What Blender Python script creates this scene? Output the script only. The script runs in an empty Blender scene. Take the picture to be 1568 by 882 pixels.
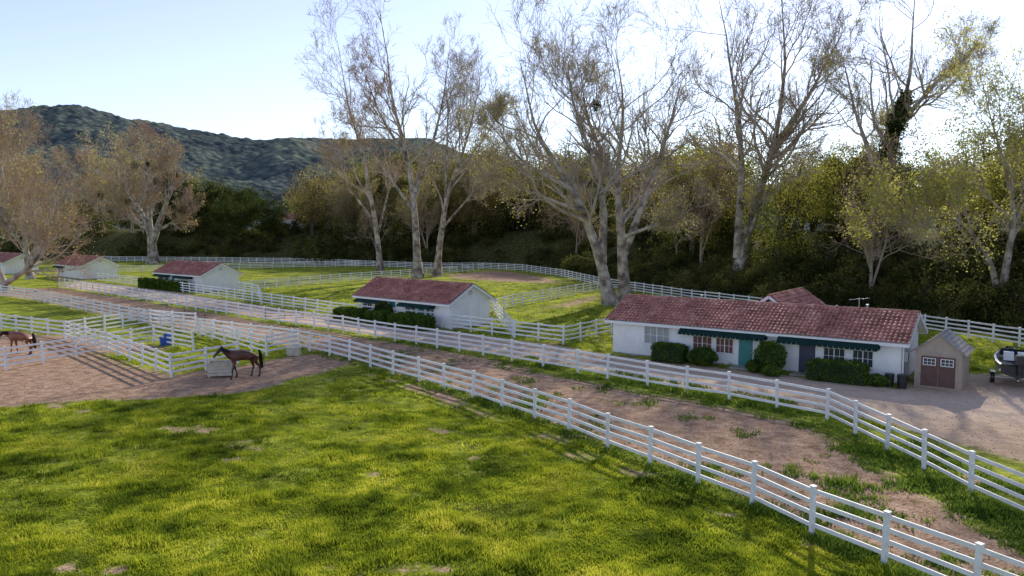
import bpy, math, random
import numpy as np
from mathutils import Vector
random.seed(3)
sc=bpy.context.scene
SUN_EL=math.radians(27); SUN_AZ=math.radians(22)

# ------------------------------------------------------------ mesh builder
class MB:
    def __init__(s): s.v=[];s.q=[];s.t=[];s.qm=[];s.tm=[];s.n=0
    def add(s,v,f,m=0):
        v=np.asarray(v,float).reshape(-1,3); f=np.asarray(f,int)
        if len(f)==0: return
        s.v.append(v)
        mm=np.full(len(f),m) if np.isscalar(m) else np.asarray(m)
        if f.shape[1]==4: s.q.append(f+s.n); s.qm.append(mm)
        else: s.t.append(f+s.n); s.tm.append(mm)
        s.n+=len(v)
    def obox(s,c,ax,ay,az,m=0):
        c,ax,ay,az=[np.array(k,float) for k in (c,ax,ay,az)]
        v=[c+i*ax+j*ay+k*az for k in(-1,1) for j in(-1,1) for i in(-1,1)]
        s.add(v,[[0,2,3,1],[4,5,7,6],[0,1,5,4],[2,6,7,3],[0,4,6,2],[1,3,7,5]],m)
    def box(s,x0,x1,y0,y1,z0,z1,m=0):
        s.obox(((x0+x1)/2,(y0+y1)/2,(z0+z1)/2),((x1-x0)/2,0,0),(0,(y1-y0)/2,0),(0,0,(z1-z0)/2),m)
    def cyl(s,p0,p1,r0,r1,m=0,n=14,caps=True):
        p0=np.array(p0,float);p1=np.array(p1,float);t=p1-p0;t/=np.linalg.norm(t)
        a=np.array([0,0,1.]) if abs(t[2])<.9 else np.array([1.,0,0]);u=np.cross(t,a);u/=np.linalg.norm(u);w=np.cross(t,u)
        an=np.arange(n)/n*2*math.pi
        ring=np.cos(an)[:,None]*u+np.sin(an)[:,None]*w
        v=np.vstack([p0+r0*ring,p1+r1*ring,[p0],[p1]])
        i=np.arange(n);j=(i+1)%n
        s.add(v,np.stack([i,j,j+n,i+n],1),m)
        if caps:
            s.add(v,np.vstack([np.stack([j,i,np.full(n,2*n)],1),np.stack([i+n,j+n,np.full(n,2*n+1)],1)]),m)
    def merge(s,o,loc=(0,0,0),rot=0,sc=1.0,moff=0):
        V=np.vstack(o.v)*sc; c,sn=math.cos(rot),math.sin(rot)
        V=np.stack([V[:,0]*c-V[:,1]*sn,V[:,0]*sn+V[:,1]*c,V[:,2]],1)+np.array(loc)
        s.v.append(V)
        for a,b in zip(o.q,o.qm): s.q.append(a+s.n);s.qm.append(b+moff)
        for a,b in zip(o.t,o.tm): s.t.append(a+s.n);s.tm.append(b+moff)
        s.n+=len(V)
    def build(s,name,mats,smooth=False,parent=None,loc=None,rot=None):
        me=bpy.data.meshes.new(name)
        V=np.vstack(s.v).astype(np.float32)
        q=np.vstack(s.q) if s.q else np.zeros((0,4),int); t=np.vstack(s.t) if s.t else np.zeros((0,3),int)
        me.vertices.add(len(V)); me.vertices.foreach_set('co',V.ravel())
        L=np.concatenate([q.ravel(),t.ravel()]).astype(np.int32)
        me.loops.add(len(L)); me.loops.foreach_set('vertex_index',L)
        st=np.concatenate([np.arange(len(q))*4,len(q)*4+np.arange(len(t))*3]).astype(np.int32)
        me.polygons.add(len(st)); me.polygons.foreach_set('loop_start',st)
        mi=np.concatenate(([*s.qm] if s.qm else [])+([*s.tm] if s.tm else [])).astype(np.int32)
        for m in mats: me.materials.append(m)
        me.polygons.foreach_set('material_index',mi)
        me.polygons.foreach_set('use_smooth',np.full(len(st),smooth))
        me.update(calc_edges=True)
        ob=bpy.data.objects.new(name,me); sc.collection.objects.link(ob)
        if parent: ob.parent=parent
        if loc is not None: ob.location=loc
        if rot is not None: ob.rotation_euler=(0,0,rot)
        return ob
def empty(name,loc,rot=0):
    e=bpy.data.objects.new(name,None); sc.collection.objects.link(e); e.location=loc; e.rotation_euler=(0,0,rot); e.empty_display_size=.5
    return e

# ------------------------------------------------------------ noise helpers
_lat=np.random.default_rng(5).random((256,256))
def vn(x,y,s=1.0,o=0):
    x=np.asarray(x)/s+o*17.3+1000; y=np.asarray(y)/s+o*9.1+1000
    xi=np.floor(x).astype(int);yi=np.floor(y).astype(int);fx=x-xi;fy=y-yi
    fx=fx*fx*(3-2*fx);fy=fy*fy*(3-2*fy)
    a=_lat[xi%256,yi%256];b=_lat[(xi+1)%256,yi%256];c=_lat[xi%256,(yi+1)%256];d=_lat[(xi+1)%256,(yi+1)%256]
    return (a*(1-fx)+b*fx)*(1-fy)+(c*(1-fx)+d*fx)*fy
def sstep(t): t=np.clip(t,0,1); return t*t*(3-2*t)
def sd_line(x,y,line):
    best=np.full(x.shape,1e9);sg=np.ones(x.shape)
    for (ax,ay),(bx,by) in zip(line[:-1],line[1:]):
        dx,dy=bx-ax,by-ay;L=dx*dx+dy*dy
        if L<1e-6: continue
        t=np.clip(((x-ax)*dx+(y-ay)*dy)/L,0,1)
        d=np.hypot(x-ax-t*dx,y-ay-t*dy)
        k=d<best-1e-9; best=np.where(k,d,best); sg=np.where(k,np.sign(dx*(y-ay)-dy*(x-ax)),sg)
    return best*sg
def sd_poly(x,y,poly):
    pl=list(poly)+[poly[0]]
    d=np.abs(sd_line(x,y,pl)); ins=np.zeros(x.shape,bool)
    for (ax,ay),(bx,by) in zip(pl[:-1],pl[1:]):
        if ay==by: continue
        c=((ay>y)!=(by>y))&(x<(bx-ax)*(y-ay)/(by-ay)+ax); ins^=c
    return np.where(ins,d,-d)

# ------------------------------------------------------------ site survey (metres)
A=[(12.4,16.0),(11.4,17.8),(10.2,19.9),(9.0,21.9),(8.0,24.3),(6.7,26.4),(5.4,28.7),(4.0,30.8),(2.6,33.4),(1.1,35.6),(-.5,37.8),(-2.1,40.2),(-3.9,42.4),(-5.6,44.6),(-7.5,46.8),(-9.4,49.3),(-11.3,51.7),(-13.2,53.9),(-15.2,55.9),(-16.9,57.4),(-27.5,65.0),(-39.9,75.9),(-61.6,96.1),(-82,111.3)]
B=[(16.5,21.5),(15.9,25.4),(15.8,28.2),(15.6,30.6),(15.4,33.1),(15.2,35.6),(13.5,37.7),(11.7,39.9),(9.8,41.5),(7.9,43.3),(5.9,45.6),(4.2,47.4),(2.1,49.5),(-2.1,53.9),(-7.6,59.1),(-11.5,62.6),(-15,66.2),(-18.3,69),(-22.6,72.3),(-30.6,80),(-39.4,88),(-49.7,98),(-71,117.5)]
C=[(8.7,65.2),(4.1,59.3),(-5.6,68.1),(-17.5,77.7),(-30.5,91),(-54.4,115),(-73,132)]
DD=[(0.05,63.3),(-2.1,82.5)]
E=[(-1.7,82.6),(.1,88),(13.8,112.4)]
GB=[(-117,211),(-80,203),(-53.5,196),(-35.5,182),(-18.4,170.5),(-6.5,170.5),(2.3,162.6),(9.4,143),(14.4,117.5),(19.5,103.6),(22.7,94.4),(29.4,81.3),(37,66.9),(39.6,58.1),(42.1,52.9)]
HH=[(-39.7,109),(-29.6,129),(-18.1,145),(-11.4,155.5),(-6.4,168)]
GX=[(-900,260)]+GB+[(60,30),(90,-60)]
def tz(x,y):
    x=np.asarray(x,float);y=np.asarray(y,float)
    d=sd_line(x,y,GX)
    return 8.5*sstep((d-5)/24)+np.clip(d/30,0,1)*(vn(x,y,14,3)-.5)*1.5
def tzs(x,y): return float(tz(np.array([x]),np.array([y]))[0])
LANE=A+B[::-1]
ROAD=[(30,16),(20.5,28.5),(17.5,35.5),(14.8,38.7),(3,50.7),(-7,60),(-22,73.7),(-49,99.5),(-72,119),(-75,131),(-54,113.8),(-30.5,89.8),(-17.5,76.5),(-5.6,66.9),(4.1,58),(7,54.3),(22.5,42.5),(26,47),(33,47),(60,30)]
APRON=[(-70,52),(-34,50),(-30.4,54.6),(-21.2,46),(-17.5,50.5),(-14.5,54.5),(-11,52),(-12.6,47),(-14,43),(-19.3,40.3),(-26.7,38.8),(-45,37.5),(-70,37)]
PEND=[(-70,72),(-38,64),(-30.2,60),(-26,57),(-29,54.8),(-30.2,55.2),(-33.5,49),(-70,52)]
PAD1=[(-14,150),(-5,166),(1,160),(7,143),(10,125),(0,128),(-12,138)]
PAD2=[(2,84),(8,98),(13,108),(12,98),(8,88)]
def masks(x,y):
    lane=sd_poly(x,y,LANE)-.45
    dB=np.abs(sd_line(x,y,B))
    w=np.where((x>1)&(y<52),1.7,.6)
    lane=np.minimum(lane,dB-w)
    ap=sd_poly(x,y,APRON)+(vn(x,y,3.5,12)-.5)*1.6; pd=sd_poly(x,y,PEND)
    dA=sd_line(x,y,A[:20])
    trail=.3-np.abs(dA-1.2-(vn(x,y,3,14)-.5)*1.2)
    trail=np.where((y>27)&(y<56),trail+(vn(x,y,1.6,8)-.5)*2.2-.3,-2)
    dirt=np.maximum.reduce([lane,ap,pd,trail,sd_poly(x,y,PAD1)*.4-.6,sd_poly(x,y,PAD2)*.5-.6])
    sp=(vn(x,y,2.0,2)*.6+vn(x,y,.8,4)*.4)
    dirt=np.maximum(dirt,(sp-.85)*6)
    return np.clip(dirt,-2,2),np.clip(sd_poly(x,y,ROAD),-2,2)

# ------------------------------------------------------------ materials
def newmat(name):
    m=bpy.data.materials.new(name);m.use_nodes=True;nt=m.node_tree;nt.nodes.clear()
    return m,nt
def nd(nt,t,**k):
    n=nt.nodes.new(t)
    for a,b in k.items(): setattr(n,a,b)
    return n
def ramp(nt,fac,stops):
    r=nt.nodes.new('ShaderNodeValToRGB');e=r.color_ramp.elements
    while len(e)<len(stops): e.new(.5)
    for i,(p,c) in enumerate(stops): e[i].position=p;e[i].color=(*c,1)
    nt.links.new(fac,r.inputs[0]);return r.outputs[0]
def noise(nt,vec,scale,detail=3,rough=.55):
    n=nd(nt,'ShaderNodeTexNoise');n.inputs['Scale'].default_value=scale;n.inputs['Detail'].default_value=detail;n.inputs['Roughness'].default_value=rough
    nt.links.new(vec,n.inputs['Vector']);return n.outputs['Fac']
def mixc(nt,f,a,b,mode='MIX'):
    n=nd(nt,'ShaderNodeMix',data_type='RGBA',blend_type=mode)
    for s,v in ((0,f),(6,a),(7,b)):
        if hasattr(v,'is_output'): nt.links.new(v,n.inputs[s])
        else: n.inputs[s].default_value=v if s==0 else (*v,1)
    return n.outputs[2]
def math_(nt,op,a,b=None,c=None):
    n=nd(nt,'ShaderNodeMath',operation=op)
    for i,v in enumerate((a,b,c)):
        if v is None: continue
        if hasattr(v,'is_output'): nt.links.new(v,n.inputs[i])
        else: n.inputs[i].default_value=v
    return n.outputs[0]
def bump(nt,h,st,dist=.02):
    b=nd(nt,'ShaderNodeBump');b.inputs['Strength'].default_value=st;b.inputs['Distance'].default_value=dist
    nt.links.new(h,b.inputs['Height']);return b.outputs[0]
def principled(nt,col,rough=.7,metal=0,normal=None,spec=.5):
    p=nd(nt,'ShaderNodeBsdfPrincipled');o=nd(nt,'ShaderNodeOutputMaterial')
    if hasattr(col,'is_output'): nt.links.new(col,p.inputs['Base Color'])
    else: p.inputs['Base Color'].default_value=(*col,1)
    p.inputs['Roughness'].default_value=rough;p.inputs['Metallic'].default_value=metal
    p.inputs['Specular IOR Level'].default_value=spec
    if normal: nt.links.new(normal,p.inputs['Normal'])
    nt.links.new(p.outputs[0],o.inputs[0]);return p
def pos(nt): return nd(nt,'ShaderNodeNewGeometry').outputs['Position']
def simple(name,stops,scale=3,rough=.7,metal=0,bs=0,bscale=20,spec=.5):
    m,nt=newmat(name);v=pos(nt)
    c=ramp(nt,noise(nt,v,scale,5),stops)
    nrm=bump(nt,noise(nt,v,bscale,4),bs) if bs else None
    principled(nt,c,rough,metal,nrm,spec);return m
def leafmat(name,stops,scale=.6,trans=.45,fine=5.0):
    m,nt=newmat(name);v=pos(nt)
    f=math_(nt,'ADD',math_(nt,'MULTIPLY',noise(nt,v,scale,1),.6),math_(nt,'MULTIPLY',noise(nt,v,fine,1),.4))
    c=ramp(nt,f,stops)
    d=nd(nt,'ShaderNodeBsdfDiffuse');t=nd(nt,'ShaderNodeBsdfTranslucent');x=nd(nt,'ShaderNodeMixShader');o=nd(nt,'ShaderNodeOutputMaterial')
    x.inputs[0].default_value=trans
    nt.links.new(c,d.inputs[0]);nt.links.new(c,t.inputs[0]);nt.links.new(d.outputs[0],x.inputs[1]);nt.links.new(t.outputs[0],x.inputs[2]);nt.links.new(x.outputs[0],o.inputs[0])
    return m
M={}
M['paint']=simple('white_paint',[(.3,(.77,.765,.75)),(.6,(.85,.845,.83)),(.8,(.88,.875,.86))],1.5,.55)
M['fence']=simple('fence_paint',[(.25,(.64,.63,.60)),(.5,(.80,.80,.79)),(.8,(.85,.85,.84))],2.5,.6)
M['trim']=simple('trim_paint',[(.3,(.75,.75,.74)),(.7,(.82,.82,.81))],2,.5)
M['bark']=simple('sycamore_bark',[(.36,(.12,.09,.068)),(.47,(.27,.22,.172)),(.58,(.44,.38,.31)),(.72,(.57,.52,.45))],.9,.85,bs=.5,bscale=5)
M['barkd']=simple('dark_bark',[(.3,(.05,.038,.028)),(.7,(.14,.11,.085))],2,.9,bs=.4,bscale=6)
M['limb']=simple('pale_limb',[(.3,(.28,.235,.185)),(.7,(.54,.475,.40))],.8,.85)
M['twig']=simple('twig',[(.3,(.30,.225,.165)),(.7,(.50,.405,.32))],.5,.9)
M['twigr']=simple('reddish_twig',[(.3,(.33,.21,.145)),(.7,(.54,.38,.28))],.5,.9)
M['budleaf']=leafmat('spring_leaf',[(.35,(.34,.33,.06)),(.52,(.56,.53,.11)),(.68,(.70,.66,.20))],.3,.62)
M['oak']=leafmat('oak_leaf',[(.35,(.025,.042,.012)),(.5,(.06,.085,.022)),(.68,(.15,.17,.04))],.5,.35)
M['yel']=leafmat('willow_leaf',[(.35,(.08,.10,.02)),(.5,(.24,.25,.045)),(.66,(.52,.48,.10))],.3,.55)
M['brn']=leafmat('dry_leaf',[(.35,(.13,.105,.045)),(.5,(.30,.25,.085)),(.66,(.52,.44,.16))],.35,.52)
M['under']=leafmat('undergrowth_leaf',[(.35,(.03,.04,.013)),(.52,(.10,.11,.03)),(.68,(.31,.29,.08))],.3,.45)
M['ivy']=leafmat('ivy_leaf',[(.35,(.02,.035,.010)),(.52,(.05,.075,.02)),(.68,(.12,.15,.04))],.5,.3)
M['hedge']=leafmat('hedge_leaf',[(.3,(.035,.065,.012)),(.5,(.08,.14,.02)),(.7,(.17,.24,.035))],1.5,.3)
M['hcore']=simple('hedge_core',[(.3,(.012,.02,.006)),(.7,(.02,.035,.01))],4,.9)
M['grass']=leafmat('grass_blades',[(.34,(.08,.125,.014)),(.45,(.20,.265,.022)),(.55,(.40,.45,.034)),(.67,(.66,.64,.08))],.3,.55,fine=1.4)
M['weed']=leafmat('weed_leaves',[(.3,(.05,.10,.015)),(.5,(.14,.22,.03)),(.7,(.32,.40,.06))],.5,.45,fine=2.5)
M['teal']=simple('teal_paint',[(.3,(.03,.19,.18)),(.7,(.045,.25,.23))],3,.5)
M['navy']=simple('navy_paint',[(.3,(.03,.03,.06)),(.7,(.045,.045,.085))],3,.45)
M['awn']=simple('awning_canvas',[(.3,(.006,.028,.024)),(.7,(.012,.042,.037))],3,.85,spec=.1)
M['dark']=simple('black_plastic',[(.3,(.012,.012,.013)),(.7,(.03,.03,.03))],3,.4)
M['metal']=simple('galvanised_metal',[(.3,(.4,.4,.41)),(.7,(.55,.55,.56))],4,.35,metal=.9)
M['shedw']=simple('shed_siding',[(.3,(.36,.29,.23)),(.7,(.44,.36,.29))],3,.7)
M['shedd']=simple('shed_door_paint',[(.3,(.10,.05,.04)),(.7,(.15,.075,.06))],3,.6)
M['shing']=simple('shed_shingles',[(.3,(.17,.16,.155)),(.5,(.26,.25,.24)),(.7,(.36,.35,.34))],9,.9,spec=.1)
M['wood']=simple('weathered_wood',[(.3,(.42,.36,.28)),(.7,(.64,.57,.47))],5,.8)
M['redpane']=simple('red_brown_pane',[(.3,(.10,.04,.03)),(.7,(.22,.10,.08))],6,.8)  # mottled red-brown fill for window panes
M['blue']=simple('blue_plastic',[(.3,(.01,.07,.35)),(.7,(.02,.10,.45))],3,.4)
M['conc']=simple('concrete',[(.3,(.3,.29,.27)),(.7,(.42,.40,.37))],3,.9)
M['blind']=simple('window_blind',[(.3,(.26,.27,.28)),(.7,(.38,.39,.39))],1.2,.4)
m,nt=newmat('window_glass');principled(nt,(.05,.06,.07),.06,0,None,.9);M['glass']=m
m,nt=newmat('clay_tile');v=nd(nt,'ShaderNodeTexCoord').outputs['Object']
f=math_(nt,'ADD',math_(nt,'MULTIPLY',noise(nt,v,.8,3),.4),math_(nt,'MULTIPLY',noise(nt,v,4,3,.7),.6))
c=ramp(nt,f,[(.34,(.14,.058,.045)),(.45,(.30,.11,.08)),(.56,(.46,.20,.15)),(.68,(.64,.41,.33))])
principled(nt,c,.75,0,bump(nt,noise(nt,v,30,3),.3));M['tile']=m
def coat(name,a,b,legs):
    m,nt=newmat(name);tc=nd(nt,'ShaderNodeTexCoord').outputs['Object'];sx=nd(nt,'ShaderNodeSeparateXYZ');nt.links.new(tc,sx.inputs[0])
    c=ramp(nt,noise(nt,tc,3,3),[(.3,a),(.7,b)])
    z=math_(nt,'MULTIPLY',math_(nt,'SUBTRACT',sx.outputs[2],.4),5.0)
    zc=nd(nt,'ShaderNodeClamp');nt.links.new(z,zc.inputs[0])
    principled(nt,mixc(nt,zc.outputs[0],legs,c),.45);return m
M['bay']=coat('bay_coat',(.06,.02,.012),(.13,.044,.023),(.014,.010,.009))
M['chest']=coat('chestnut_coat',(.16,.055,.025),(.26,.09,.04),(.12,.04,.02))
M['mane']=simple('mane_hair',[(.3,(.008,.006,.005)),(.7,(.03,.02,.015))],20,.6)
m,nt=newmat('ground_surface');v=pos(nt)
ad=nd(nt,'ShaderNodeAttribute',attribute_name='dirt').outputs['Fac'];ar=nd(nt,'ShaderNodeAttribute',attribute_name='road').outputs['Fac'];aw=nd(nt,'ShaderNodeAttribute',attribute_name='wood').outputs['Fac']
n1=noise(nt,v,.35,2);n2=noise(nt,v,1.6,4,.65);n3=noise(nt,v,9,4,.7);n4=noise(nt,v,.12,3)
g=ramp(nt,math_(nt,'ADD',math_(nt,'MULTIPLY',n1,.35),math_(nt,'ADD',math_(nt,'MULTIPLY',n2,.4),math_(nt,'MULTIPLY',n3,.25))),[(.37,(.075,.075,.020)),(.45,(.15,.18,.02)),(.53,(.30,.35,.03)),(.63,(.50,.49,.08))])
dc=ramp(nt,math_(nt,'ADD',math_(nt,'MULTIPLY',n2,.5),math_(nt,'MULTIPLY',n3,.5)),[(.35,(.16,.095,.055)),(.46,(.32,.205,.13)),(.56,(.49,.335,.225)),(.68,(.66,.49,.355))])
rc=ramp(nt,math_(nt,'ADD',math_(nt,'MULTIPLY',n4,.5),math_(nt,'ADD',math_(nt,'MULTIPLY',n3,.25),math_(nt,'MULTIPLY',n2,.25))),[(.38,(.38,.275,.19)),(.5,(.56,.42,.30)),(.62,(.70,.55,.41))])
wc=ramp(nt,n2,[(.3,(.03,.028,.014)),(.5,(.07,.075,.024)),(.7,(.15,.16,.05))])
def edge(a,w,k):
    e=math_(nt,'ADD',a,math_(nt,'MULTIPLY',math_(nt,'SUBTRACT',math_(nt,'ADD',math_(nt,'MULTIPLY',n2,.6),math_(nt,'MULTIPLY',n3,.4)),.5),w))
    c=nd(nt,'ShaderNodeClamp');nt.links.new(math_(nt,'ADD',math_(nt,'MULTIPLY',e,k),.5),c.inputs[0]);return c.outputs[0]
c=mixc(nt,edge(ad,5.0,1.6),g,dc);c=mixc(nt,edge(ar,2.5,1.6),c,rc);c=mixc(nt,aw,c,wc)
principled(nt,c,.95,0,bump(nt,math_(nt,'ADD',n2,math_(nt,'MULTIPLY',n3,.6)),.9,.14),.05);M['ground']=m
m,nt=newmat('hazed_hillside_forest');v=pos(nt)
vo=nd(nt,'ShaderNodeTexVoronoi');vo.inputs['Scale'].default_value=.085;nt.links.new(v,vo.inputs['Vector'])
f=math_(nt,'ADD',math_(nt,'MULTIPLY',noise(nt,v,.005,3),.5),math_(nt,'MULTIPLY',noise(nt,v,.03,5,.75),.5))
c=ramp(nt,f,[(.40,(.085,.105,.105)),(.48,(.13,.155,.13)),(.56,(.19,.22,.16)),(.68,(.32,.33,.22))])  # bluish air haze painted into the forest greens
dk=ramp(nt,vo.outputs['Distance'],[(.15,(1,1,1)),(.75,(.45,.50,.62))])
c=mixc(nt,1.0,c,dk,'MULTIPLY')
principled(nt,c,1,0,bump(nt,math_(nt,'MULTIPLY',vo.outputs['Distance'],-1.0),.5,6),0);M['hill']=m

# ------------------------------------------------------------ ground sheet
def axis(lo,hi,step,far):
    a=list(np.arange(lo,hi,step));s=step;p=a[-1]
    while p<far: s*=1.12;p+=s;a.append(p)
    s=step;p=a[0];b=[]
    while p>-far: s*=1.12;p-=s;b.append(p)
    return np.array(b[::-1]+a)
xs=axis(-45,40,.4,4000);ys=axis(14,75,.4,4000)
yy=[y for y in ys if y<=75]; yy+=list(np.arange(76,230,1.6)); s=1.6;p=yy[-1]
while p<4200: s*=1.1;p+=s;yy.append(p)
ys=np.array([y for y in yy if y>-400])
X,Y=np.meshgrid(xs,ys);Xf,Yf=X.ravel(),Y.ravel()
Z=tz(Xf,Yf);dm,rm=masks(Xf,Yf);dw=sd_line(Xf,Yf,GX)
nx=len(xs);i=np.arange(len(ys)-1)[:,None]*nx+np.arange(nx-1)[None];i=i.ravel()
g=MB();g.add(np.stack([Xf,Yf,Z],1),np.stack([i,i+1,i+nx+1,i+nx],1))
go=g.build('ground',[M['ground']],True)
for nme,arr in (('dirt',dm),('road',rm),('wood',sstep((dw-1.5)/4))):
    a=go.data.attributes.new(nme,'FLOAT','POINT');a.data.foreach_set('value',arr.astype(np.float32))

# ------------------------------------------------------------ hills
hk=np.array([-.9,-.75,-.66,-.62,-.58,-.51,-.43,-.35,-.325,-.30,-.255,-.115,-.08,0,.3,.8])
hv=np.array([190,205,224,232,234,218,192,170,175,183,177,177,154,118,90,80.])
az=np.linspace(-.9,.9,620);rr=np.linspace(420,2100,200)
AZ,RR=np.meshgrid(az,rr);hx=AZ*RR;hy=RR
t=(RR-420)/(1500-420)
prof=np.interp(AZ+(vn(hx,hy,300,9)-.5)*.03,hk,hv)
hz=prof*np.where(t<1,sstep(t)**1.1,1-.35*np.clip(t-1,0,9)**1.2)
ridg=np.abs(vn(hx,hy*.5,150,1)-.5)*2
hz=hz+(ridg-.5)*190*np.clip(t,0,1)*(1-np.clip(t,0,1))
hz+=vn(hx,hy,22,2)*6+(vn(hx,hy,9,4))*5
nx2=len(az);i=(np.arange(len(rr)-1)[:,None]*nx2+np.arange(nx2-1)[None]).ravel()
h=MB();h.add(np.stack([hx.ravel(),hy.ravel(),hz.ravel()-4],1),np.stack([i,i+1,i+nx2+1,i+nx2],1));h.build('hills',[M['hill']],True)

# ------------------------------------------------------------ fences
def fence(line,posts_at_pts=False,rails=4,hgt=1.5):
    b=MB();pts=[]
    for k,((ax,ay),(bx,by)) in enumerate(zip(line[:-1],line[1:])):
        L=math.hypot(bx-ax,by-ay);n=1 if posts_at_pts and L<4 else max(1,round(L/2.5))
        for j in range(n): pts.append((ax+(bx-ax)*j/n,ay+(by-ay)*j/n))
    pts.append(line[-1])
    for k,(x,y) in enumerate(pts):
        z=tzs(x,y)
        q=pts[k+1] if k<len(pts)-1 else pts[k-1]
        d=np.array([q[0]-x,q[1]-y,0]);d/=np.linalg.norm(d);nrm=np.array([-d[1],d[0],0])
        jit=random.uniform(-.03,.03);jit2=random.uniform(-.03,.03)
        b.obox((x,y,z+hgt/2-.08),d*.062,nrm*.062,(jit,jit2,hgt/2+.08))
        b.obox((x+jit,y+jit2,z+hgt+.02),d*.08,nrm*.08,(0,0,.02))
        if k<len(pts)-1:
            z2=tzs(*q)
            for r in range(rails):
                zr=hgt*(.93-r*.235)
                e0=np.array([x,y,z+zr+random.uniform(-.02,.02)]);e1=np.array([q[0],q[1],z2+zr+random.uniform(-.02,.02)])
                c=(e0+e1)/2;h_=(e1-e0)/2
                b.obox(c,h_*.995,nrm*.022,(0,0,.062))
    return b.build('white_rail_fence',[M['fence']])
fence(A,True);fence(B,True);fence(C);fence(DD);fence(E);fence(GB);fence(HH)
fence([(-60,45),(-33,48.4),(-30.2,55.5),(-21.1,45.9),(-18.7,50.7)])
fence([(-30.2,55.5),(-37.5,62.5),(-35.8,68.6),(-34.6,71.4),(-29.1,68.6)])
fence([(-30.2,55.5),(-28.7,59.7),(-24,56)])
fence([(-26.5,63.3),(-17.8,53.9),(-16.4,57.2)])
fence([(-60,76),(-37.5,62.5)])
fence([(-2.1,82.5),(-10,80)])
fence([(-30.5,91),(-35,103),(-39.7,109)])
fence([(-54.4,115),(-48,128),(-70,160)])
fence([(-90,150),(-60,172),(-35.5,182)])

# ------------------------------------------------------------ leaf quads
def leafquads(b,P,size,m,rng):
    n=len(P)
    if n==0: return
    a=rng.normal(size=(n,3));a/=np.linalg.norm(a,axis=1)[:,None]
    c=rng.normal(size=(n,3));c-=a*(a*c).sum(1)[:,None];c/=np.linalg.norm(c,axis=1)[:,None]
    s=size*rng.uniform(.6,1.3,n)[:,None]
    a=a*s*.5;c=c*s*.32
    V=np.stack([P-a,P+c*1.0,P+a,P-c],1).reshape(-1,3)
    b.add(V,np.arange(4*n).reshape(-1,4),m)
def tubes(b,P,R,sides,m):
    B_,n,_=P.shape
    T=np.gradient(P,axis=1);T/=np.linalg.norm(T,axis=2)[:,:,None]+1e-9
    mean=P[:,-1]-P[:,0];ref=np.where((np.abs(mean[:,2])/(np.linalg.norm(mean,axis=1)+1e-9)>.8)[:,None],np.array([1.,0,0]),np.array([0,0,1.]))
    U=np.cross(T,ref[:,None,:]);U/=np.linalg.norm(U,axis=2)[:,:,None]+1e-9;W=np.cross(T,U)
    an=np.arange(sides)/sides*2*math.pi
    V=P[:,:,None,:]+R[:,:,None,None]*(np.cos(an)[None,None,:,None]*U[:,:,None,:]+np.sin(an)[None,None,:,None]*W[:,:,None,:])
    base=(np.arange(B_)*n*sides)[:,None,None];r=(np.arange(n-1)*sides)[None,:,None];s0=np.arange(sides)[None,None,:];s1=(s0+1)%sides
    F=np.stack([base+r+s0,base+r+s1,base+r+sides+s1,base+r+sides+s0],-1).reshape(-1,4)
    b.add(V.reshape(-1,3),F,m)
def grow(S,D,L,n,wig,up,rng):
    P=[S];d=D/np.linalg.norm(D,axis=1)[:,None];p=S
    for k in range(n):
        d=d+rng.normal(size=d.shape)*wig+np.array([0,0,up]);d/=np.linalg.norm(d,axis=1)[:,None]
        p=p+d*(L/n)[:,None];P.append(p)
    return np.stack(P,1)
def spawn(P,R,Ls,k,t0,t1,ang,ratio,rng,rr=.6,fall=.55):
    B_,n,_=P.shape
    t=rng.uniform(t0,t1,(B_,k));f=t*(n-1);i=np.clip(f.astype(int),0,n-2);w=(f-i)[...,None]
    bi=np.arange(B_)[:,None]
    S=P[bi,i]*(1-w)+P[bi,i+1]*w;D=P[bi,i+1]-P[bi,i];D/=np.linalg.norm(D,axis=2)[...,None]+1e-9
    r=R[bi,i]*(1-w[...,0])+R[bi,i+1]*w[...,0]
    q=rng.normal(size=D.shape);q-=D*(q*D).sum(2)[...,None];q/=np.linalg.norm(q,axis=2)[...,None]
    a=np.radians(ang)*rng.uniform(.65,1.3,(B_,k))[...,None]
    D=D*np.cos(a)+q*np.sin(a)
    L=Ls[:,None]*ratio*(1.15-fall*t)*rng.uniform(.7,1.25,(B_,k))
    return S.reshape(-1,3),D.reshape(-1,3),L.ravel(),(r*rr).ravel()
def resample(pts,n):
    pts=np.array(pts,float);d=np.r_[0,np.cumsum(np.linalg.norm(np.diff(pts,axis=0),axis=1))]
    t=np.linspace(0,d[-1],n);o=np.stack([np.interp(t,d,pts[:,k]) for k in range(3)],1)
    for _ in range(2): o[1:-1]=(o[:-2]+2*o[1:-1]+o[2:])/4
    return o,d[-1]
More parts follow.
